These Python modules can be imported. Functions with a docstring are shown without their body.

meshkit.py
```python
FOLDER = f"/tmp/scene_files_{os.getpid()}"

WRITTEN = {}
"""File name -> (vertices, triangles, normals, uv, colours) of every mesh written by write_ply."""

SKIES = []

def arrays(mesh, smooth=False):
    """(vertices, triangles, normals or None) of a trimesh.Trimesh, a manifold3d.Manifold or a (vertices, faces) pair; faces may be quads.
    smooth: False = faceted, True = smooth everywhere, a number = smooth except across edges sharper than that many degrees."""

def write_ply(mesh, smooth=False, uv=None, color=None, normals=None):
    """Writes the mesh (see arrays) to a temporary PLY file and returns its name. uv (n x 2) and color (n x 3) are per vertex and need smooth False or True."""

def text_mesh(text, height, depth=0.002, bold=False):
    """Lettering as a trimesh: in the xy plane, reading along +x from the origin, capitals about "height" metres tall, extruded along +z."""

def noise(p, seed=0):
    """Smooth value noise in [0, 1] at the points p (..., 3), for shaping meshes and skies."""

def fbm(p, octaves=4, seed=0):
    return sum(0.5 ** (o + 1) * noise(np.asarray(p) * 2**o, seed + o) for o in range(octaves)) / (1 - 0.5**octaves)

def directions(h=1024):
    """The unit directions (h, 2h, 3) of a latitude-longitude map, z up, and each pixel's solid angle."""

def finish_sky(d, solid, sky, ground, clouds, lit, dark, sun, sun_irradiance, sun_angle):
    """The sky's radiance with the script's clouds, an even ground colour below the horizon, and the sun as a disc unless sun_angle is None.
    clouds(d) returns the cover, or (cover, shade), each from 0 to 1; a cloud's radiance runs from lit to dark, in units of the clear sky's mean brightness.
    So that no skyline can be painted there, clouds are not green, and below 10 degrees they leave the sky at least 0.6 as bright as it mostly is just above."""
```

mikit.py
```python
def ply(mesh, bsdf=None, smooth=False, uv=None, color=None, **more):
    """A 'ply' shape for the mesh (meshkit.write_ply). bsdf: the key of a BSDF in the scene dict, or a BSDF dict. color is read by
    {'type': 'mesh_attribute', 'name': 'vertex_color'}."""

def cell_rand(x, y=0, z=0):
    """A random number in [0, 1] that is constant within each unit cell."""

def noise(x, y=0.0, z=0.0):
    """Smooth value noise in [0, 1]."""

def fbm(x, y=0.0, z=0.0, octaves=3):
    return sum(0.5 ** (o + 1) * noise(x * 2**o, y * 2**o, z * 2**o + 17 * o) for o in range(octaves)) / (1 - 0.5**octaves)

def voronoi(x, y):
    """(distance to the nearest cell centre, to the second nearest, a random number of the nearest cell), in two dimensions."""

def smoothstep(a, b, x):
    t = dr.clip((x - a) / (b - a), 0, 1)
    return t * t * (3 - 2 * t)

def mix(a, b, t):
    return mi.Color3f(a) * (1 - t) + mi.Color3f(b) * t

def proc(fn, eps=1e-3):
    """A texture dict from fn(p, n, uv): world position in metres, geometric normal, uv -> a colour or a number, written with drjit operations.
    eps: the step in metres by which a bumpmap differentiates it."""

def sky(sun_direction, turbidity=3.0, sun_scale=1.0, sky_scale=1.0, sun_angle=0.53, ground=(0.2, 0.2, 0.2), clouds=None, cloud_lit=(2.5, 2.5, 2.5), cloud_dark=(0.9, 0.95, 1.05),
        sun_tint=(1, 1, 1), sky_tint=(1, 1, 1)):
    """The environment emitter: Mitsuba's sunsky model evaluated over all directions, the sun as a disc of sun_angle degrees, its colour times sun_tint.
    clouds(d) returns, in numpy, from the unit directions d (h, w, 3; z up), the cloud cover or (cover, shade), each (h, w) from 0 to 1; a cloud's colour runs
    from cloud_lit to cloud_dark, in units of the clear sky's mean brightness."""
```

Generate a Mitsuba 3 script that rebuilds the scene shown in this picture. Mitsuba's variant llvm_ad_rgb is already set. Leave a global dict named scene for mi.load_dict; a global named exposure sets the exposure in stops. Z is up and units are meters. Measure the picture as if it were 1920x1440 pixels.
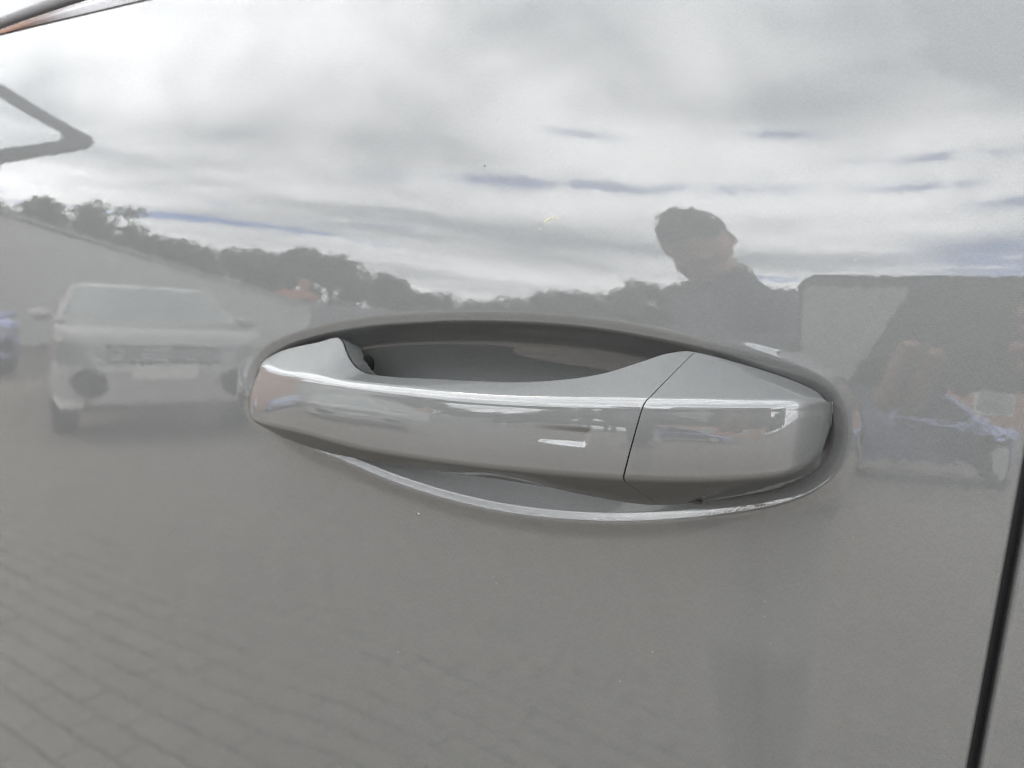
import math, random
import numpy as np, trimesh, mitsuba as mi, mikit, meshkit
from scipy.interpolate import PchipInterpolator, CubicSpline
from scipy.spatial import cKDTree
import shapely, shapely.geometry as sg
import manifold3d as m3
T = mi.ScalarTransform4f
scene, labels = {}, {}
exposure = 3.53

# ------------------------------------------------------------------ camera (a phone held 30 cm from the door)
CAM = np.array([0.0, -0.30, 1.0]); FPX, CXP, CYP = 1507.0, 960.0, 720.0
YAW, PITCH, ROLL = math.radians(24.0), math.radians(-4.56), math.atan(0.03)
FW = np.array([-math.sin(YAW) * math.cos(PITCH), math.cos(YAW) * math.cos(PITCH), math.sin(PITCH)])
R0 = np.cross(FW, [0, 0, 1]); R0 /= np.linalg.norm(R0); U0 = np.cross(R0, FW)
UP = math.cos(ROLL) * U0 - math.sin(ROLL) * R0; RT = np.cross(FW, UP)
scene['camera'] = {'type': 'thinlens', 'fov': 2 * math.degrees(math.atan(960 / FPX)), 'fov_axis': 'x', 'near_clip': 0.01, 'far_clip': 3000.0,
                   'aperture_radius': 0.0008, 'focus_distance': 0.275,
                   'to_world': T().look_at(origin=CAM.tolist(), target=(CAM + FW).tolist(), up=UP.tolist())}

# ------------------------------------------------------------------ sky: bright broken overcast, the sun behind cloud over the far side of the car
SUN = (-0.45, 0.35, 0.8)
def clouds(d):
    """Broken layered cloud, streaked along the horizon, brightest towards the front of the car; a few blue slits."""
    z = np.maximum(d[..., 2], 0.02)
    az, el = np.degrees(np.arctan2(d[..., 0], -d[..., 1])), np.degrees(np.arcsin(np.clip(z, 0, 1)))
    r = 1 / (z + .10); c0, s0 = np.sin(np.radians(az)), np.cos(np.radians(az))
    lay = lambda s_, k, o, seed, off: meshkit.fbm(np.stack([c0 * s_ + off, s0 * s_ + off * 1.7, r * k], -1), o, seed)
    warp = lay(2.0, .8, 3, 41, 2.2) - .5
    r = r + 1.1 * warp
    a, b, c, f = lay(2.8, 1.6, 5, 3, 3.1), lay(6, 4.0, 5, 11, 9.3), lay(1.2, .7, 3, 23, 5.3), lay(14, 9, 4, 31, 7.7)
    def bank(a0, e0, wa, we, slope=0.0, p=2):
        return np.exp(-np.abs((az - a0) / wa) ** 2 - np.abs((el - e0 - slope * (az - a0) - 3.0 * warp) / we) ** p)
    shade = (0.30 * c + 0.34 * a + 0.22 * b + 0.14 * f - 0.40) / 0.26 + .12
    for h, *q in ((.42, 0, 41, 26, 9), (.42, -8, 32, 9, 3.5), (.42, -34, 13, 14, 2.4, .05), (.3, -22, 12, 6, 1.6), (.35, -58, 21.5, 14, 1.6), (.35, -40, 23, 10, 1.8), (.2, -50, 12, 8, 1.0),
                  (-.34, -72, 36, 20, 11), (-.25, -45, 36, 10, 6), (-.45, -14, 27, 9, 3.0), (-.4, 0, 19.5, 14, 3.2), (-.4, -22, 18.5, 9, 1.6), (-.35, -62, 15, 10, 2.5), (-.3, -46, 17, 8, 1.5)):
        shade = shade + h * bank(*q)
    gap = 0
    for h, *q in ((1.15, -20, 21.2, 12, .6, .10), (.6, -20.5, 27.2, 3, .45), (.95, -6, 28.6, 2.0, .55), (.8, 4, 25.3, 5, .45), (.75, 3, 22.4, 4, .4), (.8, 9, 20.2, 3, .5), (1.3, 10, 14.6, 6, 2.0), (1.0, 45, 24, 12, 2.5)):
        gap = gap + h * bank(*q)
    cover = 1 - np.clip(gap * np.clip((.4 * b + .6 * f - .36) / .14, .1, 1.0), 0, .68)
    cover = cover * np.clip((a - .22) / .08, .1, 1)
    return np.clip(cover, 0, 1), np.clip(shade, 0, 1)
scene['sky'] = mikit.sky(SUN, turbidity=3, sun_scale=0.12, sun_angle=14, clouds=clouds, cloud_lit=(5.7, 5.72, 5.72), cloud_dark=(2.05, 2.14, 2.25), sky_tint=(1.0, 1.12, 1.45))

# ------------------------------------------------------------------ geometry of the picture: rays, the door's form
def ray(px, py):
    d = FW + RT * (px - CXP) / FPX - UP * (py - CYP) / FPX
    return d / np.linalg.norm(d)
def at_n(px, py, n):
    """The point seen at the pixel that stands n metres out of the plane of the door (y = -n)."""
    d = ray(px, py); t = (-n - CAM[1]) / d[1]
    return CAM + d * t
_h = np.linspace(-1.2, 0.6, 1801)
def _tilt(h):
    up = np.where(h > -0.02, 0, 0) + np.radians(17.0) * np.clip((h + 0.02) / 0.21, 0, 1.2) ** 1.25
    down = np.radians(-3.0) * np.clip((-h - 0.05) / 0.3, 0, 1) ** 1.2
    return up + down
_y = np.concatenate([[0], np.cumsum(np.tan((_tilt(_h[1:]) + _tilt(_h[:-1])) / 2) * np.diff(_h))])
_y -= np.interp(-0.035, _h, _y)
_ys = CubicSpline(_h, _y)
RX, TWIST = 6.5, math.radians(2.4)
def door_y(x, z):
    t = np.clip((x + .26) / .26, 0, 1)
    return _ys(z - 1.0) + x * x / (2 * RX) + math.tan(TWIST) * (z - .96) * t * t * (3 - 2 * t)
def on_door(px, py):
    d = ray(px, py); t = 0.3 / d[1]
    for _ in range(30):
        p = CAM + d * t; t += (door_y(p[0], p[2]) - p[1]) / d[1] * .8
    return CAM + d * t
def reflect(px, py):
    """Point on the door skin, reflected direction."""
    p, d = on_door(px, py), ray(px, py); e = 1e-4
    n = np.array([(door_y(p[0] + e, p[2]) - door_y(p[0] - e, p[2])) / 2 / e, -1, (door_y(p[0], p[2] + e) - door_y(p[0], p[2] - e)) / 2 / e])
    n /= np.linalg.norm(n)
    return p, d - 2 * d.dot(n) * n
# === BASE ===

# ------------------------------------------------------------------ materials
def mat(name, **k):
    scene[name] = {'type': 'twosided', 'b': {'type': 'principled', **k}} if 'spec_trans' not in k else {'type': 'principled', **k}
    return name
def rgb(*c):
    return {'type': 'rgb', 'value': list(map(float, c))}
def flake(p, n, uv):
    k = mikit.cell_rand(p.x * 2700, p.y * 2700, p.z * 2700)
    m = mikit.noise(p.x * 160, p.y * 160, p.z * 160)
    return mi.Color3f(0.069, 0.0712, 0.0712) * (0.76 + 0.46 * k + 0.05 * m)
def peel(p, n, uv):
    return 0.0000075 * mikit.fbm(p.x * 420, p.y * 420, p.z * 420, 2)
def paint(name, base, ior=1.62, flake_w=0.12, flake_c=(.33, .335, .335), bump=None):
    d = {'type': 'blendbsdf', 'weight': flake_w,
         'a': {'type': 'plastic', 'diffuse_reflectance': base, 'int_ior': ior, 'nonlinear': False},
         'b': {'type': 'roughconductor', 'alpha': 0.36, 'material': 'none', 'specular_reflectance': rgb(*flake_c)}}
    if bump:
        d = {'type': 'bumpmap', 'tex': mikit.proc(bump, eps=4e-4), 'scale': 1.0, 'b': d}
    scene[name] = {'type': 'twosided', 'b': d}
    return name
def flake_fine(p, n, uv):
    k = mikit.cell_rand(p.x * 2700, p.y * 2700, p.z * 2700)
    return mi.Color3f(0.070, 0.0722, 0.0722) * (0.86 + 0.26 * k)
def peel_fine(p, n, uv):
    return 0.0000030 * mikit.fbm(p.x * 260, p.y * 260, p.z * 260, 2)
SMOOTH = paint('handle_paint', mikit.proc(flake_fine), ior=1.80, bump=peel_fine)
GREY = paint('grey_paint', mikit.proc(flake), ior=1.78, bump=peel)
RUBBER = mat('rubber', base_color=rgb(.012, .012, .014), roughness=.55)
DARK = mat('dark_plastic', base_color=rgb(.010, .010, .011), roughness=.4)
MATTE_BLACK = mat('matte_black', base_color=rgb(.006, .006, .006), roughness=.9, specular=.02)

def obj(key, mesh, bsdf, smooth=False, **lab):
    if isinstance(mesh, (list, tuple)) and hasattr(mesh[0], 'vertices'):
        mesh = trimesh.util.concatenate(mesh)
    if hasattr(mesh, 'to_mesh'):
        mm = mesh.to_mesh(); mesh = trimesh.Trimesh(mm.vert_properties[:, :3], mm.tri_verts, process=False)
    k, i = key, 1
    while k in scene:
        k = f'{key}_{i:03d}'; i += 1
    scene[k] = mikit.ply(mesh, bsdf, smooth=smooth)
    if lab:
        labels[k] = lab
    return k
def grid_faces(nu, nv, close_v=False):
    i, j = np.meshgrid(np.arange(nu - 1), np.arange(nv if close_v else nv - 1), indexing='ij')
    a, b = i * nv + j, i * nv + (j + 1) % nv
    return np.stack([a, b, b + nv, a + nv], -1).reshape(-1, 4)

# ------------------------------------------------------------------ door skin with the handle recess
CAR = 'grey_car'
RIM = [(474, 752), (468, 720), (480, 682), (504, 656), (545, 636), (600, 620), (660, 607), (740, 598), (850, 593), (960, 594), (1060, 600), (1150, 611), (1250, 629), (1340, 647),
       (1420, 666), (1490, 688), (1542, 713), (1578, 750), (1591, 800), (1584, 850), (1562, 888), (1530, 914), (1480, 937), (1400, 955), (1300, 967), (1200, 973), (1120, 973),
       (1040, 968), (960, 958), (880, 942), (800, 920), (720, 892), (650, 862), (598, 842), (562, 822), (525, 795), (492, 772)]
rim = np.array([on_door(*p)[[0, 2]] for p in RIM])
tt = np.arange(len(rim) + 1)
rim = CubicSpline(tt, np.vstack([rim, rim[:1]]), bc_type='periodic')(np.linspace(0, len(rim), 1600, endpoint=False))
rim_poly, rim_tree = sg.Polygon(rim), cKDTree(rim)
rc = rim.mean(0)
_s = np.linspace(-0.03, 0.06, 3601)
def _profile(steps):
    """Depth against the distance inside the rim, from (a, b, c, d, slope) trapezoids of slope with smooth shoulders."""
    g = sum(h * _sm((_s - a) / (b - a)) * (1 - _sm((_s - c) / (d - c))) for a, b, c, d, h in steps)
    return np.concatenate([[0], np.cumsum((g[1:] + g[:-1]) / 2) * (_s[1] - _s[0])])
def _sm(t):
    t = np.clip(t, 0, 1); return t * t * (3 - 2 * t)
D_LOW = _profile([(-.0095, -.0045, -.0026, -.0010, -.20), (-.0014, .0002, .0018, .0030, .26), (.0020, .0032, .014, .034, .60)])
D_UP = _profile([(-.0030, -.0008, .0010, .0026, .24), (.0012, .0030, .0055, .0130, 1.25), (.006, .011, .012, .036, .55)])
D_END = _profile([(-.0060, -.0026, -.0018, -.0008, -.10), (-.0012, .0002, .0014, .0024, .24), (.0012, .0024, .0050, .0064, .34), (.0042, .0062, .011, .016, 1.7)])
def skin(x, z):
    """The height (y) of the door skin: body form, the cup behind the handle, its rolled lip."""
    y = door_y(x, z)
    near = (x > rim[:, 0].min() - .03) & (x < rim[:, 0].max() + .03) & (z > rim[:, 1].min() - .03) & (z < rim[:, 1].max() + .03)
    xn, zn = x[near], z[near]
    dist, idx = rim_tree.query(np.stack([xn, zn], -1))
    sd = np.where(shapely.contains_xy(rim_poly, xn, zn), dist, -dist)
    up = np.clip((rim[idx, 1] - rc[1]) / 0.02, -1, 1)              # 1 on the upper rim
    leftness = np.clip((xn + .205) / .02, 0, 1)
    w = mikit_s(up)
    dep = (1 - w) * np.interp(sd, _s, D_LOW) + w * np.interp(sd, _s, D_UP)
    xr = mikit_s(2 * np.clip((xn + 0.085) / 0.06, 0, 1) - 1)          # a gentler, shallower flange round the end cap
    dep = (1 - xr) * dep + xr * np.interp(sd, _s, D_END)
    y[near] += dep
    return y
def mikit_s(u):
    t = np.clip((u + 1) / 2, 0, 1); return t * t * (3 - 2 * t)
GA, GB = on_door(1905, 850), on_door(1797, 1440)                     # door's rear edge
def gap_x(z):
    return GA[0] + (z - GA[2]) * (GB[0] - GA[0]) / (GB[2] - GA[2])
BELT = 1.1685                                                          # crease under the window, at the door's front half
def belt_z(x):
    return BELT + 0.02 * 0
def lines(lo, a, b, hi, fine, coarse):
    return np.concatenate([np.arange(lo, a, coarse), np.arange(a, b, fine), np.arange(b, hi + coarse / 2, coarse)])
xs = lines(-1.15, rim[:, 0].min() - .02, rim[:, 0].max() + .015, 0.06, 0.00036, 0.004)
zs = lines(0.45, rim[:, 1].min() - .015, rim[:, 1].max() + .015, BELT, 0.00036, 0.004)
x1 = xs[-1]
Xg, Zg = np.meshgrid(xs, zs, indexing='ij')
wgt = np.clip((Xg - rim[:, 0].max() - .015) / (x1 - rim[:, 0].max() - .015), 0, 1)
Xd = Xg + wgt * (gap_x(Zg) - x1)
Yd = skin(Xd.ravel().copy(), Zg.ravel()).reshape(Xd.shape)
rows = [np.stack([Xd[i], Yd[i], Zg[i]], -1) for i in range(len(xs))]
def rolled(xe, z, sign, r=0.0028, deep=0.016):
    out = []
    for k in range(1, 7):
        a = k / 6 * math.pi / 2
        x = xe + sign * r * math.sin(a); out.append(np.stack([x, door_y(xe, z) + r * (1 - math.cos(a)), z], -1))
    out.append(out[-1] + [0, deep, 0])
    return out
rows += rolled(gap_x(zs), zs, 1)
V = np.stack(rows); obj(f'{CAR}__door_panel', (V.reshape(-1, 3), grid_faces(V.shape[0], V.shape[1])), GREY, smooth=True)
# the panel behind the gap
zr = np.arange(0.45, BELT, 0.004)
GAP = 0.0088
xr0 = gap_x(zr) + GAP
rows = rolled(xr0, zr, -1)[::-1]
for dx in np.concatenate([[0], np.linspace(.004, .45, 90)]):
    rows.append(np.stack([xr0 + dx, door_y(xr0 + dx, zr), zr], -1))
V = np.stack(rows); obj(f'{CAR}__rear_panel', (V.reshape(-1, 3), grid_faces(V.shape[0], V.shape[1])), GREY, smooth=True,
    label='grey painted body panel behind the rear edge of the door')
V = np.stack([np.stack([gap_x(zr) + a, door_y(gap_x(zr), zr) + b, zr], -1) for a, b in ((-.003, .014), (.002, .009), (.006, .0085), (.0125, .014))])
obj(f'{CAR}__door_seal', (V.reshape(-1, 3), grid_faces(4, len(zr))), RUBBER, smooth=True)
# shoulder: crease, upright strip, seal and window above
xw = np.arange(-1.15, 0.5, 0.006)
def strip(profile):
    back = .19 * np.clip(-.1 - xw, 0, 1) ** 2                          # towards the front the window line draws in and climbs a little
    return np.stack([np.stack([xw, door_y(xw, np.full_like(xw, BELT)) + a + (a > .0015 or b > .003) * back, BELT + b + (b > .003) * .37 * back], -1) for a, b in profile])
V = strip([(.0, -.001), (.0012, .0018), (.0030, .0026), (.0060, .0030), (.02, .0031)])
obj(f'{CAR}__window_ledge', (V.reshape(-1, 3), grid_faces(*V.shape[:2])), GREY, smooth=True)
scene['chrome'] = {'type': 'twosided', 'b': {'type': 'roughconductor', 'alpha': .06, 'material': 'none', 'specular_reflectance': rgb(.46, .46, .47)}}
V = strip([(.0050, .0026), (.0034, .0030), (.0026, .0036), (.00215, .0055), (.00098, .0105), (.00035, .0132), (.0012, .0140), (.0075, .0150), (.02, .015)])
obj(f'{CAR}__window_trim', (V.reshape(-1, 3), grid_faces(*V.shape[:2])), 'chrome', smooth=True, label='bright trim strip under the side window')
V = strip([(.0040, .0136), (.0010, .0142), (-.0005, .016), (-.0005, .0212), (.002, .0225), (.008, .023)])
obj(f'{CAR}__window_seal', (V.reshape(-1, 3), grid_faces(*V.shape[:2])), RUBBER, smooth=True)
V = strip([(.009, .015), (.03, .09), (.11, .30), (.17, .42)])
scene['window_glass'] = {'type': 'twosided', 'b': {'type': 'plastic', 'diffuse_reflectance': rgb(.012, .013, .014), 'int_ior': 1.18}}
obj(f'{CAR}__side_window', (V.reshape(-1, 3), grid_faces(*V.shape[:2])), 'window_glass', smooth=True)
bx = trimesh.creation.box((1.60, .5, 1.1)); bx.apply_translation((-.32, .40, .72)) 
obj(f'{CAR}__light_blocker', bx, MATTE_BLACK)  # unseen black box added to stop light leaking in behind the door

# ------------------------------------------------------------------ the handle: lofted grip and end cap
def curve(pts):
    """pts: (px, py, n). -> pchip z(x), n(x)"""
    P = np.array([[*at_n(a, b, n), n] for a, b, n in pts]); o = np.argsort(P[:, 0]); P = P[o]
    return PchipInterpolator(P[:, 0], P[:, 2]), PchipInterpolator(P[:, 0], P[:, 3]), P[0, 0], P[-1, 0]
RIDGE = [(492, 684, .016), (520, 697, .021), (560, 704, .026), (620, 712, .0305), (700, 722, .0350), (867, 739, .0400), (1033, 748, .0415), (1205, 752, .0405), (1300, 752, .0385), (1400, 752, .0355), (1500, 751, .0315), (1535, 752, .0298), (1553, 758, .0285)]
FBOT = [(463, 757, .013), (480, 789, .0175), (567, 811, .0255), (700, 846, .0335), (867, 872, .0390), (1033, 889, .0400), (1170, 899, .0395), (1300, 903, .0370), (1420, 898, .0335), (1490, 886, .030), (1525, 862, .028), (1552, 812, .0265)]
TBACK = [(488, 686, .001), (530, 656, .003), (600, 639, .001), (634, 631, .000), (643, 638, .002), (649, 653, .006), (657, 671, .0105), (672, 689, .0145), (700, 701, .0185), (740, 705, .0215), (800, 708, .0235), (950, 714, .0255), (1050, 710, .0250), (1130, 698, .0215), (1200, 677, .014), (1255, 660, .005), (1290, 656, .000), (1310, 659, -.001), (1400, 683, -.001), (1490, 713, .001), (1526, 729, .004), (1541, 738, .008), (1553, 750, .012)]
BBACK = [(468, 765, .003), (500, 803, .003), (560, 832, .004), (633, 854, .008), (733, 872, .014), (900, 895, .020), (1033, 916, .020), (1100, 930, .016), (1217, 948, .008), (1260, 948, .006), (1333, 938, .005), (1400, 928, .005), (1467, 914, .005), (1502, 900, .006), (1532, 874, .009), (1553, 822, .012)]
CR, CF, CT, CB = curve(RIDGE), curve(FBOT), curve(TBACK), curve(BBACK)
XL, XR = at_n(463, 757, .013)[0], at_n(1556, 780, .014)[0]
BACKF = -0.012
RAD = np.array([.0016, .0034, .0030, .0016])
def ev(c, x):
    xx = np.clip(x, c[2], c[3]); return c[0](xx), c[1](xx)
def corners(x, xe=None):
    xe = x if xe is None else xe                                     # place along the grip, for the rounding of its front end
    zT, nT = ev(CT, x); zR, nR = ev(CR, x); zF, nF = ev(CF, x); nF = nF + .0020; zB, nB = ev(CB, x)
    # right end: everything rolls back into the recess
    q = np.clip((x - (XR - .020)) / .020, 0, 1); f = np.maximum(1 - q ** 3.0, 0) ** .6
    nR = -.004 + (nR + .004) * (.12 + .88 * f); nF = -.004 + (nF + .004) * (.12 + .88 * f)
    nT, nB = np.minimum(nT, nR - .002), np.minimum(nB, nF - .002)
    zc = .45 * zR + .55 * zF
    zR, zF, zT, zB = (zc + (v - zc) * (1 - .05 * q ** 4 - .20 * np.clip((x - (XR - .006)) / .006, 0, 1) ** 2.5) for v in (zR, zF, zT, zB))
    # left end
    q = np.clip(((XL + .014) - xe) / .014, 0, 1); f = np.maximum(1 - q ** 2.6, 0) ** .6
    nR = -.006 + (nR + .006) * (.1 + .9 * f); nF = -.006 + (nF + .006) * (.1 + .9 * f)
    nT, nB = np.minimum(nT, nR - .002), np.minimum(nB, nF - .002)
    zB = np.minimum(zB, zF - .0012)
    return np.stack([np.stack([zT, nT], -1), np.stack([zR, nR], -1), np.stack([zF, nF], -1), np.stack([zB, nB], -1)], 0)
# section points: (kind, corner, t)
SEC = []
for k in range(4):
    SEC += [('f', k, t) for t in np.linspace(0, 1, (8, 14, 12, 8)[k])]
    SEC += [('e', k, t) for t in np.linspace(0, 1, (14, 46, 12, 8)[k] + 2)[1:-1]]
NS = len(SEC)
def surface(X, xe=None):
    """X (U, NS) -> points (U, NS, 3)"""
    C = corners(X, xe)                                                    # 4, U, NS, 2
    out = np.zeros(X.shape + (2,))
    for s, (kind, k, t) in enumerate(SEC):
        P = C[:, :, s]
        a, b, c = P[(k - 1) % 4], P[k], P[(k + 1) % 4]
        def step(p, q, r):
            d = q - p; L = np.linalg.norm(d, axis=-1, keepdims=True); return d / np.maximum(L, 1e-9) * np.minimum(r, .42 * L)
        if kind == 'f':
            A, B = b + step(b, a, RAD[k]), b + step(b, c, RAD[k])
            out[:, s] = (1 - t) ** 2 * A + 2 * t * (1 - t) * b + t * t * B
        else:
            A, B = b + step(b, c, RAD[k]), c + step(c, b, RAD[(k + 1) % 4])
            p = A + (B - A) * t
            if k == 1:
                p[:, 1] += 0.0006 * 4 * t * (1 - t)
            out[:, s] = p
    return np.stack([X, -out[..., 1], out[..., 0]], -1)
# split between grip and cap
SPX = [at_n(1310, 659, -.001)[0], at_n(1208, 748, .0405)[0], at_n(1169, 898, .0395)[0], at_n(1240, 950, .007)[0]]
xsplit = np.zeros(NS)
for s, (kind, k, t) in enumerate(SEC):
    a, b, c = SPX[(k - 1) % 4], SPX[k], SPX[(k + 1) % 4]
    if kind == 'f':
        p, q = b + .14 * (a - b), b + .14 * (c - b); xsplit[s] = (1 - t) ** 2 * p + 2 * t * (1 - t) * b + t * t * q
    else:
        p, q = b + .14 * (c - b), c + .14 * (b - c); xsplit[s] = p + (q - p) * t
xm = float(np.mean(SPX[1:3]))
HALFGAP = 0.00028
ug = np.concatenate([XL + .012 * (1 - np.cos(np.linspace(0, np.pi / 2, 24))), np.linspace(XL + .012, xm, 420)[1:]])
wg = mikit_s(2 * np.clip((ug - (xm - .07)) / .07, 0, 1) - 1)
XLS = [at_n(489, 690, .001)[0], at_n(490, 692, .005)[0], at_n(466, 757, .005)[0], at_n(474, 782, .002)[0]]
xleft = np.array([XLS[k] if kind == 'f' else XLS[k] + (XLS[(k + 1) % 4] - XLS[k]) * t for kind, k, t in SEC]) - XL
wl = 1 - mikit_s(2 * np.clip((ug - XL) / .035, 0, 1) - 1)
Xgrip = ug[:, None] + wl[:, None] * xleft[None] + wg[:, None] * (xsplit - HALFGAP - xm)[None]
uc = np.concatenate([np.linspace(xm, XR - .012, 200), XR - .012 * (1 - np.sin(np.linspace(0, np.pi / 2, 30)))[1:] ])
wc = 1 - mikit_s(2 * np.clip((uc - xm) / .045, 0, 1) - 1)
Xcap = uc[:, None] + wc[:, None] * (xsplit + HALFGAP - xm)[None]
def closed_loft(P, first, last):
    """first/last: True = close that end with an edge turned inward."""
    rows = [r for r in P]
    def turn(row, sgn):
        c = row.mean(0); out = []
        for dx, k in ((.0001, .004), (.0004, .012), (.0006, .03), (.0006, .5), (.0006, .98)):
            r = row + (c - row) * [0, k, k]; r = r.copy(); r[:, 0] = row[:, 0] + sgn * dx; out.append(r)
        return out
    if last: rows += turn(P[-1], 0.3)
    if first: rows = turn(P[0], -0.3)[::-1] + rows
    V = np.stack(rows)
    return trimesh.Trimesh(V.reshape(-1, 3), np.vstack([(q := grid_faces(V.shape[0], NS, True))[:, [0, 1, 2]], q[:, [0, 2, 3]]]), process=False)
Pg, Pc = surface(Xgrip, ug[:, None] + 0 * Xgrip), surface(Xcap)
# the touch sensor: a shallow wedge-shaped dent that deepens towards the cap
DA, DB, DC = at_n(985, 803, .041), at_n(1112, 803, .0415), at_n(1100, 838, .041)
zt, zb_ = DB[2], DC[2]
def dent(P):
    x, z = P[..., 0], P[..., 2]
    slope = (DC[0] - DB[0]) / (DC[2] - DB[2]); xe = DB[0] + (z - DB[2]) * slope
    ramp = np.clip((x - DA[0]) / (DB[0] - DA[0]), 0, 1) * np.clip((xe - x) / .0013, 0, 1)
    band = np.clip((zt - z) / .0016, 0, 1) * np.clip((z - zb_) / .0016, 0, 1)
    front = np.array([k == 'e' and c == 1 for k, c, _ in SEC])
    P[..., 1] += np.where(front[None], .0011 * ramp * band, 0)
dent(Pg)
HANDLE = f'{CAR}__door_handle'
obj(f'{HANDLE}__grip', closed_loft(Pg, True, True), SMOOTH, smooth=38)
obj(f'{HANDLE}__end_cap', closed_loft(Pc, False, True), SMOOTH, smooth=38)
# dark slot on the cap's underside
p = at_n(1292, 942, .009); b = trimesh.creation.box((.0085, .003, .0009)); b.apply_translation(p + [0, .0022, 0.0002]); obj(f'{HANDLE}__key_slot', b, DARK)
# black plug painting in the shade of the opening behind the grip's front end
p = at_n(690, 683, -.004); b = trimesh.creation.icosphere(2); b.apply_scale((.0032, .002, .0042)); b.apply_translation(p); obj(f'{HANDLE}__pivot_shade_plug', b, MATTE_BLACK, smooth=True)
E = np.array([at_n(*q) for q in [(600, 641, .001), (622, 635.5, .0002), (634, 632.5, .0), (643, 639.5, .002), (649, 654, .006), (657, 672, .0105), (672, 690, .0145), (700, 703, .0183)]])
E = CubicSpline(np.arange(len(E)), E)(np.linspace(0, len(E) - 1, 60))
V = np.stack([E + [.0000, .0004 + t * (.0115), -.0002 - .0030 * t] + np.array([.0010 * t, 0, 0]) for t in np.linspace(0, 1, 10)])
obj(f'{HANDLE}__pivot_arm', (V.reshape(-1, 3), grid_faces(10, 60)), GREY, smooth=True)
labels[CAR] = {'label': 'grey metallic car with a bowed body-coloured door handle over an oval recess', 'category': 'car'}
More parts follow.
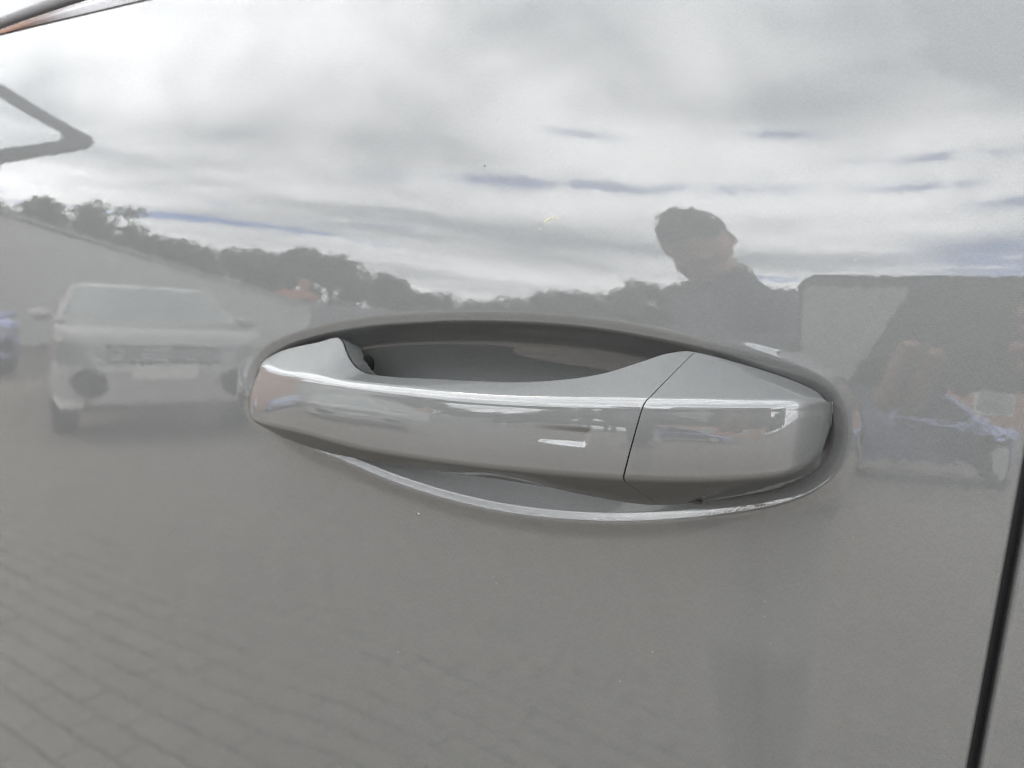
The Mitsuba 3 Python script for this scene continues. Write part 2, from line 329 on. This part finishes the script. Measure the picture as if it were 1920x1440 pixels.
# === CARDONE ===
# the car's own wing mirror, ahead of the frame; it shows in the paint
def ring(poly, n=72):
    c = np.array(poly.exterior.coords)[:-1]; L = sg.LinearRing(c)
    return np.array([L.interpolate(t, normalized=True).coords[0] for t in np.arange(n) / n])
mp = sg.Polygon([(-.02, 1.36), (-.135, 1.362), (-.30, 1.330), (-.312, 1.318), (-.300, 1.305), (-.19, 1.236), (-.06, 1.215), (-.015, 1.225)]).buffer(-.012).buffer(.012)
R_ = ring(mp); c_ = R_.mean(0)
sects = [(0, 1, .93), (.004, 1, 1), (.02, 1, 1.02), (.06, 1, .97), (.10, 1, .80), (.125, 1, .5), (.132, 1, .05)]
V = np.stack([np.stack([np.full(72, -1.0 - a), *((R_ - c_) * k + c_).T], -1) for a, _, k in sects])
MIR = f'{CAR}__wing_mirror'
obj(f'{MIR}__housing', (V.reshape(-1, 3), grid_faces(len(sects), 72, True)), DARK, smooth=40)
V = np.stack([np.stack([np.full(72, -1.0 + a), *((R_ - c_) * k + c_).T], -1) for a, k in ((0, .93), (.0, .70), (-.006, .69))])
obj(f'{MIR}__rim', (V.reshape(-1, 3), grid_faces(3, 72, True)), DARK)
scene['mirror_glass'] = {'type': 'twosided', 'b': {'type': 'conductor', 'material': 'none', 'specular_reflectance': rgb(.75, .77, .78)}}
inner = sg.Polygon((R_ - c_) * .692 + c_)
gl = trimesh.creation.extrude_polygon(inner, .002, engine='earcut'); gl.apply_transform(np.array([[0, 0, 1, -1.0055], [1, 0, 0, 0], [0, 1, 0, 0], [0, 0, 0, 1.]]))
obj(f'{MIR}__glass', gl, 'mirror_glass')
b = trimesh.creation.box((.09, .14, .035)); b.apply_translation((-1.06, .0, 1.235)); obj(f'{MIR}__arm', b, DARK)

# ------------------------------------------------------------------ ground: asphalt beyond, brick paving by the car
rng = np.random.default_rng(7)
def tone(name, base, rough=.9, var=.25, scale=9.0):
    def fn(p, n, uv, base=base, var=var, scale=scale):
        return mi.Color3f(*base) * (1 - var / 2 + var * mikit.fbm(p.x * scale, p.y * scale, p.z * scale, 4))
    return mat(name, base_color=mikit.proc(fn), roughness=rough)
tone('asphalt', (.105, .098, .090), var=.4, scale=3)
tone('joint_sand', (.085, .082, .07), var=.5, scale=40)
BR = [tone('brick_warm', (.145, .131, .113), var=.3, scale=30), tone('brick_pale', (.150, .136, .119), var=.3, scale=30), tone('brick_grey', (.139, .126, .111), var=.3, scale=30)]
g = trimesh.creation.box((900, 900, .1)); g.apply_translation((0, 0, -.08))
obj('ground', g, 'asphalt', kind='structure')
g = trimesh.creation.box((16, 9.5, .01)); g.apply_translation((-4, -4.45, -.011))
obj('ground__joint_bed', g, 'joint_sand')
def chamfered(lx, ly, h, c=.006):
    b = np.array([[-1, -1], [1, -1], [1, 1], [-1, 1]], float)
    lo = np.c_[b * [lx / 2, ly / 2], np.full(4, -h)]; mid = np.c_[b * [lx / 2, ly / 2], np.full(4, -c)]; top = np.c_[b * [lx / 2 - c, ly / 2 - c], np.zeros(4)]
    v = np.vstack([lo, mid, top]); f = []
    for a in (0, 4):
        for i in range(4):
            j = (i + 1) % 4; f += [[a + i, a + j, a + 4 + j], [a + i, a + 4 + j, a + 4 + i]]
    f += [[8, 9, 10], [8, 10, 11]]
    return v, np.array(f)
bv, bf = chamfered(.1985, .0905, .03, c=.004)
brick = [mikit.ply((bv, bf), m_) for m_ in BR]
spots = []
for r in range(92):
    for c in range(80):
        x, y = -12 + .2 * (c + .5 * (r % 2)) + .1, .2 - .1 * r
        spots.append((x, y, rng.normal(0, .0015), rng.normal(0, .002), int(rng.integers(3))))
near = sorted(range(len(spots)), key=lambda i: math.hypot((spots[i][0] + 1.7) / 1.5, (spots[i][1] + 1.0) / 1.0))[:300]
for n_, i in enumerate(near):
    x, y, dz, a, k = spots[i]
    scene['ground__brick' if n_ == 0 else f'ground__brick_{n_:03d}'] = {**brick[k], 'to_world': T().translate([x, y, dz]).rotate([0, 0, 1], math.degrees(a))}
near = set(near)
for k in range(3):
    P = np.array([sp[:4] for i, sp in enumerate(spots) if sp[4] == k and i not in near])
    ca, sa = np.cos(P[:, 3])[:, None], np.sin(P[:, 3])[:, None]
    V = np.stack([bv[None, :, 0] * ca - bv[None, :, 1] * sa + P[:, :1], bv[None, :, 0] * sa + bv[None, :, 1] * ca + P[:, 1:2], bv[None, :, 2] + P[:, 2:3]], -1)
    F = bf[None] + (np.arange(len(P)) * len(bv))[:, None, None]
    obj('ground__brick_field', (V.reshape(-1, 3), F.reshape(-1, 3)), BR[k], kind='stuff')

# ------------------------------------------------------------------ parked cars across the way
def extr(pts, axis, half, rnd=.0):
    p = sg.Polygon(pts)
    if rnd: p = p.buffer(-rnd).buffer(2 * rnd).buffer(-rnd)
    m = trimesh.creation.extrude_polygon(p, 2 * half, engine='earcut'); m.apply_translation((0, 0, -half))
    if axis == 'y': m.apply_transform(np.array([[1, 0, 0, 0], [0, 0, 1, 0], [0, 1, 0, 0], [0, 0, 0, 1.]])); m.invert()   # (x, z) drawing
    if axis == 'x': m.apply_transform(np.array([[0, 0, 1, 0], [1, 0, 0, 0], [0, 1, 0, 0], [0, 0, 0, 1.]]))              # (y, z) drawing
    return m3.Manifold(m3.Mesh(np.asarray(m.vertices, np.float32), np.asarray(m.faces, np.uint32)))
def cyl(r, h, n=28):
    return trimesh.creation.cylinder(r, h, sections=n, transform=trimesh.transformations.rotation_matrix(math.pi / 2, [1, 0, 0]))
scene['car_glass'] = {'type': 'twosided', 'b': {'type': 'plastic', 'diffuse_reflectance': rgb(.27, .30, .295), 'int_ior': 2.0}}
scene['lamp_glass'] = {'type': 'twosided', 'b': {'type': 'plastic', 'diffuse_reflectance': rgb(.30, .31, .32), 'int_ior': 1.6}}
mat('alloy', base_color=rgb(.5, .5, .51), metallic=.8, roughness=.35)
mat('plate', base_color=rgb(.7, .7, .66), roughness=.5)
def car(name, lab, bsdf, x, y, heading, L=4.5, W=1.84, H=1.55, hood=.98, group=None, nose=.0):
    k = name; i = 1
    while k in labels: k = f'{name}_{i:03d}'; i += 1
    labels[k] = {'label': lab, 'category': 'car'}
    M = trimesh.transformations.translation_matrix((x, y, 0)) @ trimesh.transformations.rotation_matrix(heading, [0, 0, 1])
    def put(part, m, b, smooth=30):
        if hasattr(m, 'to_mesh'):
            mm = m.to_mesh(); m = trimesh.Trimesh(mm.vert_properties[:, :3], mm.tri_verts, process=True)
        m = m.copy(); m.apply_transform(M); obj(f'{k}__{part}', m, b, smooth)
    h = L / 2; belt = hood + .03
    side = [(h, .30), (h + .02, .55), (h - .03, .74), (h - .10, hood - .10), (h - .28, hood - .03), (h - 1.15, belt + .04), (-h + .25, belt + .10), (-h + .03, belt - .05), (-h, .60), (-h + .06, .28), (-h + .5, .2), (h - .5, .2)]
    plan = [(h + .03, -.45 * W), (h + .03, .0), (h + .03, .45 * W)]
    plan = [(h + .03, .28 * W), (h - .14, .45 * W), (h - .5, .5 * W), (-h + .4, .5 * W), (-h + .06, .44 * W), (-h - .02, .28 * W)]
    plan = plan + [(a, -b_) for a, b_ in plan[::-1]]
    front = [(.43 * W, .18), (.49 * W, .35), (.5 * W, .62), (.485 * W, .85), (.44 * W, belt + .12)]; front = front + [(-a, b_) for a, b_ in front[::-1]]
    pm = trimesh.creation.extrude_polygon(sg.Polygon(plan).buffer(-.08).buffer(.08), 2.4, engine='earcut')
    pm = m3.Manifold(m3.Mesh(np.asarray(pm.vertices, np.float32), np.asarray(pm.faces, np.uint32)))
    body = extr(side, 'y', W, .05) ^ extr(front, 'x', 4, .03) ^ pm
    wx = (h - .86, -h + .80); wr = .335
    for a in wx:
        w = trimesh.creation.cylinder(wr + .045, 3, sections=40, transform=trimesh.transformations.rotation_matrix(math.pi / 2, [1, 0, 0])); w.apply_translation((a, 0, wr))
        keep = trimesh.creation.box((2, W - .5, 2)); 
        wm = m3.Manifold(m3.Mesh(np.asarray(w.vertices, np.float32), np.asarray(w.faces, np.uint32)))
        body = body - (wm - m3.Manifold.cube((2, W - .5, 2), True).translate((a, 0, wr)))
    gs = [(h - 1.10, belt - .02), (h - 1.92, H - .06), (h - 2.3, H), (-h + 1.0, H - .02), (-h + .45, H - .14), (-h + .12, belt)]
    gf = [(.455 * W, belt - .05), (.375 * W, H - .08), (.32 * W, H + .02)]; gf = gf + [(-a, b_) for a, b_ in gf[::-1]]
    green = extr(gs, 'y', W, .02) ^ extr(gf, 'x', 4, .02)
    put('body', body, bsdf); put('window_band', green.scale((.995, .99, 1)), 'car_glass')
    roof = green ^ m3.Manifold.cube((8, 4, .2), True).translate((0, 0, H + .035)); put('roof', roof.scale((1.004, 1.012, 1.002)), bsdf)
    for s_ in (-1, 1):   # pillars
        for a, b_ in (((h - 1.10, .455), (h - 1.95, .378)), ((-.25, .462), (-.32, .385)), ((-h + .55, .46), (-h + .75, .375))):
            t = m3.Manifold.batch_hull([m3.Manifold.sphere(.045, 10).translate((a[0], s_ * a[1] * W, belt)), m3.Manifold.sphere(.04, 10).translate((b_[0], s_ * b_[1] * W, H - .08))])
            put('pillar', t, bsdf)
        hl = m3.Manifold.cube((.5, .50, .15), True).translate((h - .20, s_ * .36 * W, hood - .25)) ^ body.scale((1.004, 1.006, 1.0)); put('headlight', hl, 'lamp_glass')
        tl = m3.Manifold.cube((.4, .40, .15), True).translate((-h + .12, s_ * .40 * W, .85)) ^ body.scale((1.004, 1.006, 1.0)); put('tail_light', tl, 'tail_red')
        wmir = trimesh.creation.icosphere(2); wmir.apply_scale((.07, .11, .075)); wmir.apply_translation((h - 1.30, s_ * (W / 2 + .09), belt + .06)); put('wing_mirror', wmir, bsdf)
        fl = m3.Manifold.cylinder(.4, .10, .10, 20, True).scale((1, 1.5, 1)).rotate((0, 90, 0)).translate((h - .10, s_ * .33 * W, .46)) ^ body.scale((1.004, 1.003, 1.0)); put('lower_vent', fl, DARK)
        for a in wx:
            w = cyl(wr, .22); w.apply_translation((a, s_ * (W / 2 - .13), wr)); put('wheel__tyre', w, RUBBER)
            w = cyl(wr * .68, .02); w.apply_translation((a, s_ * (W / 2 - .012), wr)); put('wheel__rim', w, 'alloy')
    gr = m3.Manifold.cube((.3, .92, .13), True).translate((h - .08, 0, hood - .26)) ^ body.scale((1.005, 1, 1.0)); put('grille', gr, DARK)
    for q in (-.035, 0, .035):
        gb = m3.Manifold.cube((.3, .90, .012), True).translate((h - .08, 0, hood - .26 + q)) ^ body.scale((1.008, 1, 1.0)); put('grille_bar', gb, 'alloy')
    pl = trimesh.creation.box((.012, .52, .11)); pl.apply_translation((h + .025, 0, .54)); put('number_plate', pl, 'plate')
mat('tail_red', base_color=rgb(.35, .02, .02), roughness=.2)
paint('white_paint', rgb(.47, .468, .46), ior=1.6, flake_w=.04)
paint('blue_paint', rgb(.36, .395, .62), ior=1.5, flake_w=.05, flake_c=(.1, .12, .5))
car('parked_car', 'pale parked car facing the grey door, mirrored ahead of the handle', 'white_paint', -7.05, -4.62, math.atan2(3.75, 5.2) - .12, L=4.4, H=1.50, hood=.93)
car('parked_car', 'blue parked car standing side-on behind the photographer', 'blue_paint', 0.62, -12.4, 0.05, L=4.2, H=1.42, hood=.74)
car('parked_car', 'blue parked car standing beyond the pale parked car', 'blue_paint', -13.6, -5.0, 0.2, L=4.3, H=1.45, hood=.92)

# ------------------------------------------------------------------ houses
tone('render_pale', (.60, .61, .61), var=.08, scale=1.0); tone('roof_brown', (.085, .072, .062), var=.3, scale=6); tone('brick_orange', (.42, .25, .18), var=.35, scale=8)
tone('roof_red', (.30, .13, .085), var=.3, scale=6); tone('roof_grey', (.40, .41, .42), var=.12, scale=3)
def house(name, lab, x, y, heading, w, d, eave, ridge, wall, roof, windows=3, over=.35):
    k = name; i = 1
    while k in labels: k = f'{name}_{i:03d}'; i += 1
    labels[k] = {'label': lab, 'category': 'house'}
    M = trimesh.transformations.translation_matrix((x, y, 0)) @ trimesh.transformations.rotation_matrix(heading, [0, 0, 1])
    def put(part, m, b):
        m.apply_transform(M); obj(f'{k}__{part}', m, b)
    p = sg.Polygon([(-d / 2, 0), (d / 2, 0), (d / 2, eave), (0, ridge - .12), (-d / 2, eave)])
    m = trimesh.creation.extrude_polygon(p, w, engine='earcut'); m.apply_transform(np.array([[0, 0, 1, -w / 2], [1, 0, 0, 0], [0, 1, 0, 0], [0, 0, 0, 1.]])); put('wall', m, wall)
    sl = (ridge - eave) / (d / 2)
    for s_ in (-1, 1):
        v = np.array([[a, s_ * b_, z] for a in (-w / 2 - over, w / 2 + over) for b_, z in ((0, ridge), (d / 2 + over, eave - over * sl), (d / 2 + over, eave - over * sl + .14), (0, ridge + .14))])
        put('roof', trimesh.convex.convex_hull(v), roof)
    for row in range(max(1, int(eave // 2.6))):
        for c in range(windows):
            for s_ in (-1, 1):
                xx = -w / 2 + w * (c + .5) / windows
                f = trimesh.creation.box((1.25, .10, 1.35)); f.apply_translation((xx, s_ * (d / 2 + .02), 1.55 + 2.7 * row)); put('window__frame', f, 'plate')
                f = trimesh.creation.box((1.05, .02, 1.15)); f.apply_translation((xx, s_ * (d / 2 + .075), 1.55 + 2.7 * row)); put('window__pane', f, 'car_glass')
    f = trimesh.creation.box((.6, .6, 1.5)); f.apply_translation((w * .28, 0, ridge + .35)); put('chimney', f, wall)
# ------------------------------------------------------------------ trees
tone('bark', (.10, .08, .06), var=.5, scale=12)
LEAF = []
for nm, c in (('leaf_olive', (.085, .10, .045)), ('leaf_dark', (.045, .06, .03)), ('leaf_green', (.07, .10, .04))):
    scene[nm] = {'type': 'twosided', 'b': {'type': 'principled', 'base_color': rgb(*c), 'roughness': .6}}; LEAF.append(nm)
def tree(lab, x, y, hgt, rad, kind, seed, n=2600, group=None):
    k = 'tree'; i = 1
    while k in labels: k = f'tree_{i:03d}'; i += 1
    labels[k] = {'label': lab, 'category': 'tree'}
    if group: labels[k]['group'] = group
    r = np.random.default_rng(seed)
    def limb(a, b, ra, rb):
        m = m3.Manifold.batch_hull([m3.Manifold.sphere(ra, 10).translate(tuple(a)), m3.Manifold.sphere(rb, 10).translate(tuple(b))]); return m
    base = np.array([x, y, 0.]); fork = base + [0, 0, hgt * .38]; parts = [limb(base, fork, hgt * .03, hgt * .02)]
    tips = []
    for j in range(7):
        a = j / 7 * 2 * math.pi + r.uniform(-.3, .3); tip = fork + [math.cos(a) * rad * r.uniform(.4, .75), math.sin(a) * rad * r.uniform(.4, .75), hgt * r.uniform(.15, .5)]
        parts.append(limb(fork, tip, hgt * .013, hgt * .005)); tips.append(tip)
    obj(f'{k}__trunk', m3.Manifold.batch_boolean(parts, m3.OpType.Add), 'bark', smooth=40)
    cl = [t + r.normal(0, rad * .16, 3) for t in tips for _ in range(3)] + [fork + [0, 0, hgt * .45], fork + [0, 0, hgt * .3]]
    cl = np.array(cl); cl[:, 2] = np.minimum(cl[:, 2], hgt - rad * .25)
    which = r.integers(len(cl), size=n); rr = rad * .36 * r.uniform(0, 1, n) ** .4
    dv = r.normal(size=(n, 3)); dv /= np.linalg.norm(dv, axis=1, keepdims=True); dv[:, 2] *= .75
    P = cl[which] + dv * rr[:, None]; low = r.uniform(size=n) < .25; P[low, 2] *= .45; P[:, 2] = np.clip(P[:, 2], hgt * .06, hgt)
    a, b = r.normal(size=(n, 3)), r.normal(size=(n, 3)); a /= np.linalg.norm(a, axis=1, keepdims=True); b -= (b * a).sum(1, keepdims=True) * a; b /= np.linalg.norm(b, axis=1, keepdims=True)
    s_ = rad * r.uniform(.05, .10, n)[:, None]
    V = np.stack([P - a * s_, P - b * s_ * .6, P + a * s_, P + b * s_ * .6], 1).reshape(-1, 3)
    obj(f'{k}__crown', (V, np.arange(4 * n).reshape(-1, 4)), LEAF[kind])
def at(az, dist):
    a = math.radians(az); return math.sin(a) * dist, -math.cos(a) * dist
# pale building whose roof slopes down behind the white car, and trees over it
house('house', 'pale rendered house with a long grey roof behind the pale parked car', *at(-68, 29), math.radians(22), 12, 22, 1.9, 5.2, 'render_pale', 'roof_grey', 3, over=.1)
house('house', 'orange brick house with a red roof, beyond the front of the grey car', *at(-82.0, 21), math.radians(10), 7, 8.8, 6.4, 7.6, 'brick_orange', 'roof_red', 2)
house('house', 'small orange brick house half hidden by dark trees', *at(-43.6, 37), math.radians(-45), 1.5, 1.6, 3.0, 3.4, 'brick_orange', 'roof_red', 1)
house('house', 'brown roofed house behind the blue car parked side-on', *at(11, 34), math.radians(8), 15, 9, 3.4, 6.0, 'brick_orange', 'roof_brown', 4)
i_ = 0
def belt_of_trees(a0, a1, n, h0, h1, dist, kind, lab, grp):
    global i_
    for j in range(n):
        t = (j + .5) / n; az = a0 + (a1 - a0) * t + rng.uniform(-.6, .6); dd = dist * rng.uniform(.94, 1.06); i_ += 1
        tree(lab, *at(az, dd), (h0 + (h1 - h0) * t) * rng.uniform(.94, 1.05), max(2.2, dd * math.radians(abs(a1 - a0) / n) * .95), kind, 100 + i_, group=grp)
belt_of_trees(-79, -56, 9, 13.5, 9.6, 44, 0, 'olive green tree behind the pale house', 'olive trees behind the pale house')
belt_of_trees(-58, -35, 11, 8.2, 7.0, 42, 1, 'dark tree in the row beside the pale house', 'dark trees beside the pale house')
belt_of_trees(-24.5, -9.5, 9, 6.6, 11.5, 46, 2, 'green tree in the far row behind the photographer', 'far trees behind the photographer')
belt_of_trees(3, 60, 8, 8, 10, 55, 2, 'tall green tree beyond the brown roofed house', 'trees beyond the brown roof')
belt_of_trees(-35, -20, 9, 5.6, 4.8, 46, 0, 'low olive bushy tree on the far side of the lot', 'low trees across the lot')

tone('wall_grey', (.27, .275, .28), var=.15, scale=2)
P0, P1 = np.array([*at(-53, 37), 0]), np.array([*at(-31, 36), 0])
gw = trimesh.creation.box((np.linalg.norm(P1 - P0), .2, 2.7)); gw.apply_transform(trimesh.transformations.rotation_matrix(math.atan2(P1[1] - P0[1], P1[0] - P0[0]), [0, 0, 1])); gw.apply_translation((P0 + P1) / 2 + [0, 0, 1.35])
obj('garden_wall', gw, 'wall_grey', label='long grey garden wall in front of the dark trees', category='wall')

# ------------------------------------------------------------------ the photographer, stooping behind the phone
def bones(chains, res=14):
    parts = []
    for ch in chains:
        for (a, ra), (b, rb) in zip(ch[:-1], ch[1:]):
            parts.append(m3.Manifold.batch_hull([m3.Manifold.sphere(ra, res).translate(tuple(a)), m3.Manifold.sphere(rb, res).translate(tuple(b))]))
    return m3.Manifold.batch_boolean(parts, m3.OpType.Add)
def soften(m, L=.012, it=12):
    mm = m.refine_to_length(L).to_mesh(); t = trimesh.Trimesh(mm.vert_properties[:, :3], mm.tri_verts, process=True)
    trimesh.smoothing.filter_taubin(t, iterations=it); return t
tone('skin', (.38, .24, .19), rough=.55, var=.15, scale=40); tone('hair', (.05, .04, .03), var=.4, scale=120)
tone('jacket', (.040, .043, .046), var=.3, scale=60); tone('trousers', (.32, .305, .285), var=.4, scale=90); tone('shoe', (.03, .028, .025), var=.3, scale=60)
labels['person'] = {'label': 'person in a dark jacket stooping to photograph the grey car with a phone', 'category': 'person'}
hx, hy, hz = -.325, -1.29, 1.392            # head centre
A_ = np.array
neck, chest, waist, hip = A_([-.275, -1.335, 1.30]), A_([-.235, -1.37, 1.14]), A_([-.22, -1.42, .94]), A_([-.21, -1.50, .80])
shl, shr = A_([-.325, -1.34, 1.19]), A_([-.165, -1.34, 1.20])
ell, elr = A_([-.24, -.98, 1.04]), A_([-.03, -.98, 1.06])
wrl, wrr = A_([.020, -.47, 1.03]), A_([.150, -.44, 1.03])
jk = bones([[(neck, .055), (chest, .115), (waist, .115), (hip, .12)], [(shl, .07), (chest, .10), (shr, .07)], [(shl, .062), (ell, .045), (wrl, .032)], [(shr, .062), (elr, .045), (wrr, .032)]])
obj('person__jacket', soften(jk), 'jacket', smooth=True)
obj('person__trousers', soften(bones([[(hip + [-.05, 0, 0], .10), (A_([-.265, -1.40, .45]), .080), (A_([-.26, -1.50, .10]), .060)], [(hip + [.05, 0, 0], .10), (A_([-.155, -1.41, .45]), .080), (A_([-.16, -1.51, .10]), .060)], [(hip + [-.06, 0, 0], .12), (hip + [.06, 0, 0], .12)]])), 'trousers', smooth=True)
for sx in (-.26, -.16):
    obj('person__shoe', soften(bones([[(A_([sx, -1.54, .06]), .05), (A_([sx, -1.34, .035]), .04)]]), .01), 'shoe', smooth=True)
hd = trimesh.creation.icosphere(4); v = hd.vertices.copy()
v *= [.077, .098, .118]; jaw = np.clip((-v[:, 2] - .03) / .09, 0, 1); v[:, 0] *= 1 - .32 * jaw; v[:, 1] = v[:, 1] * (1 - .18 * jaw) + .012 * jaw
f_ = np.exp(-((v[:, 0]) / .013) ** 2 - ((v[:, 2] + .012) / .022) ** 2) * (v[:, 1] > 0); v[:, 1] += .020 * f_                       # nose
for ex in (-.03, .03): v[:, 1] -= .008 * np.exp(-((v[:, 0] - ex) / .013) ** 2 - ((v[:, 2] - .012) / .012) ** 2) * (v[:, 1] > 0)  # eye sockets
v[:, 1] -= .005 * np.exp(-((v[:, 0]) / .025) ** 2 - ((v[:, 2] + .058) / .006) ** 2) * (v[:, 1] > 0)                                # mouth
tilt = trimesh.transformations.rotation_matrix(-.35, [0, 1, 0]) @ trimesh.transformations.rotation_matrix(-.75, [1, 0, 0])
def place(vv): return trimesh.transform_points(np.asarray(vv) * .88, tilt) + [hx, hy, hz]
hd.vertices = place(v); obj('person__head', [hd, soften(bones([[(neck, .055), (A_([hx, hy - .02, hz - .06]), .052)]]))], 'skin', smooth=True)
hr = trimesh.creation.icosphere(4); w = hr.vertices * [.084, .106, .122]; w[:, 1] -= .012; w[:, 2] += .010
w *= (1 + .05 * (meshkit.fbm(w * 60, 3) - .5))[:, None]
keep = (w[:, 2] > .035 - 0.9 * np.clip(-w[:, 1] - .0, 0, .06)); hr.vertices = w; hr.update_faces(keep[hr.faces].all(1)); hr.vertices = place(hr.vertices); obj('person__hair', hr, 'hair', smooth=True)
for s_ in (-1, 1):
    e = trimesh.creation.icosphere(2); e.vertices = place(e.vertices * [.010, .018, .030] + [s_ * .078, -.008, -.005]); obj('person__ear', e, 'skin', smooth=True)
def hand(wr, palm, tips, thumb):
    ch = [[(wr, .026), (palm, .026)]]
    for kn, md, tp in tips: ch.append([(palm * .4 + kn * .6, .011), (kn, .0095), (md, .0085), (tp, .0075)])
    ch.append([(palm, .014), *[(q, .010 - .001 * i) for i, q in enumerate(thumb)]])
    obj('person__hand', soften(bones(ch, 12), .004, 8), 'skin', smooth=True)
# ------------------------------------------------------------------ the phone, held just behind the lens position
labels['phone'] = {'label': 'phone in a dark case with a pale sheen painted across one corner, held up to the grey car', 'category': 'phone'}
PX0, PX1, PZ0, PZ1, PY = -.050, .118, .988, 1.088, -.306
def slab(pts, y0, y1, r):
    p = sg.Polygon(pts).buffer(-r).buffer(r, 16); m = trimesh.creation.extrude_polygon(p, y1 - y0, engine='earcut')
    m.apply_transform(np.array([[1, 0, 0, 0], [0, 0, 1, y0], [0, 1, 0, 0], [0, 0, 0, 1.]])); m.invert(); return m
tone('case_dark', (.115, .100, .090), rough=.5, var=.15, scale=60); tone('sheen_pale', (.66, .68, .68), rough=.5, var=.1, scale=60)
obj('phone__case', slab([(PX0, PZ0), (PX1, PZ0), (PX1, PZ1), (PX0, PZ1)], PY - .010, PY - .001, .011), 'case_dark', smooth=30)
obj('phone__painted_sheen', slab([(PX0 + .003, PZ0 + .02), (-.012, PZ0 + .003), (.024, PZ1 - .012), (PX0 + .003, PZ1 - .012)], PY - .001, PY - .0002, .004), 'sheen_pale', smooth=30)  # pale block of colour painting in a glossy sheen on the phone's back
obj('phone__camera_bump', slab([(-.009, .991), (.009, .991), (.009, 1.010), (-.009, 1.010)], PY - .001, PY + .0008, .005), DARK, smooth=30)
obj('phone__screen', slab([(PX0 + .004, PZ0 + .004), (PX1 - .004, PZ0 + .004), (PX1 - .004, PZ1 - .004), (PX0 + .004, PZ1 - .004)], PY - .0106, PY - .0101, .008), 'car_glass')
xb = PX1 - .004; palm = A_([xb + .022, PY - .035, 1.015])
hand(wrr, palm, [(A_([xb + .018, PY - .008, 1.005 + .017 * j]), A_([xb + .008, PY + .009, 1.005 + .016 * j]), A_([xb - (.020 + .004 * (j == 1)), PY + .008, 1.007 + .015 * j])) for j in range(4)],
     [A_([xb + .006, PY - .030, 1.015]), A_([xb - .016, PY - .022, 1.025]), A_([xb - .030, PY - .018, 1.03])])
palm = A_([.034, PY - .048, 1.035])      # the other hand stays behind the phone; two fingertips come round its lower edge
hand(wrl, palm, [(A_([.012 + .017 * j, PY - .034, 1.0]), A_([.012 + .0165 * j, PY - (.004 if j < 2 else .022), .978 if j < 2 else .992]), A_([.024 + .0165 * j, PY + (.009 if j < 2 else -.018), (1.020, 1.014, 1.010, 1.012)[j]])) for j in range(4)],
     [A_([.004, PY - .044, 1.03]), A_([-.012, PY - .032, 1.035]), A_([-.024, PY - .022, 1.04])])
# fingers of the far hand across the back of the phone
# ------------------------------------------------------------------ specks on the paint
mat('pollen', base_color=rgb(.42, .40, .24), roughness=.9); mat('grit', base_color=rgb(.55, .53, .48), roughness=.9); mat('grit_dark', base_color=rgb(.05, .05, .05), roughness=.9)
def speck(key, pts, r, b, lab, cat, grp=None):
    P = [on_door(*q) for q in pts]
    m = bones([[(p + [0, -r * .2, 0], r * (1 - .25 * (i % 2))) for i, p in enumerate(P)]], 8) if len(P) > 1 else m3.Manifold.sphere(r, 8).translate(tuple(P[0]))
    k = obj(key, m, b, smooth=True, label=lab, category=cat)
    if grp: labels[k]['group'] = grp
speck('pollen_fleck', [(1022, 416), (1028, 411), (1036, 408)], .00036, 'pollen', 'yellow curved fleck stuck to the paint above the handle', 'fleck')
speck('dust_fleck', [(1045, 409)], .0004, 'pollen', 'pale fleck just right of the curved yellow one', 'fleck')
speck('dust_fleck', [(1012, 430)], .0004, 'pollen', 'pale fleck just below left of the curved yellow one', 'fleck')
speck('dust_fleck', [(909, 311)], .0004, 'grit_dark', 'tiny dark fleck on the bright upper part of the door', 'fleck')
speck('dust_fleck', [(785, 963)], .00036, 'grit', 'tiny pale fleck on the door below the recess lip', 'fleck')

r_ = np.random.default_rng(5)
for _ in range(16):
    speck('dust_speck', [(r_.uniform(60, 1780), r_.choice([r_.uniform(90, 560), r_.uniform(1000, 1400)]))], r_.uniform(.00011, .00018), 'grit', 'tiny pale speck of dust on the grey door paint', 'speck', 'dust specks scattered over the door')
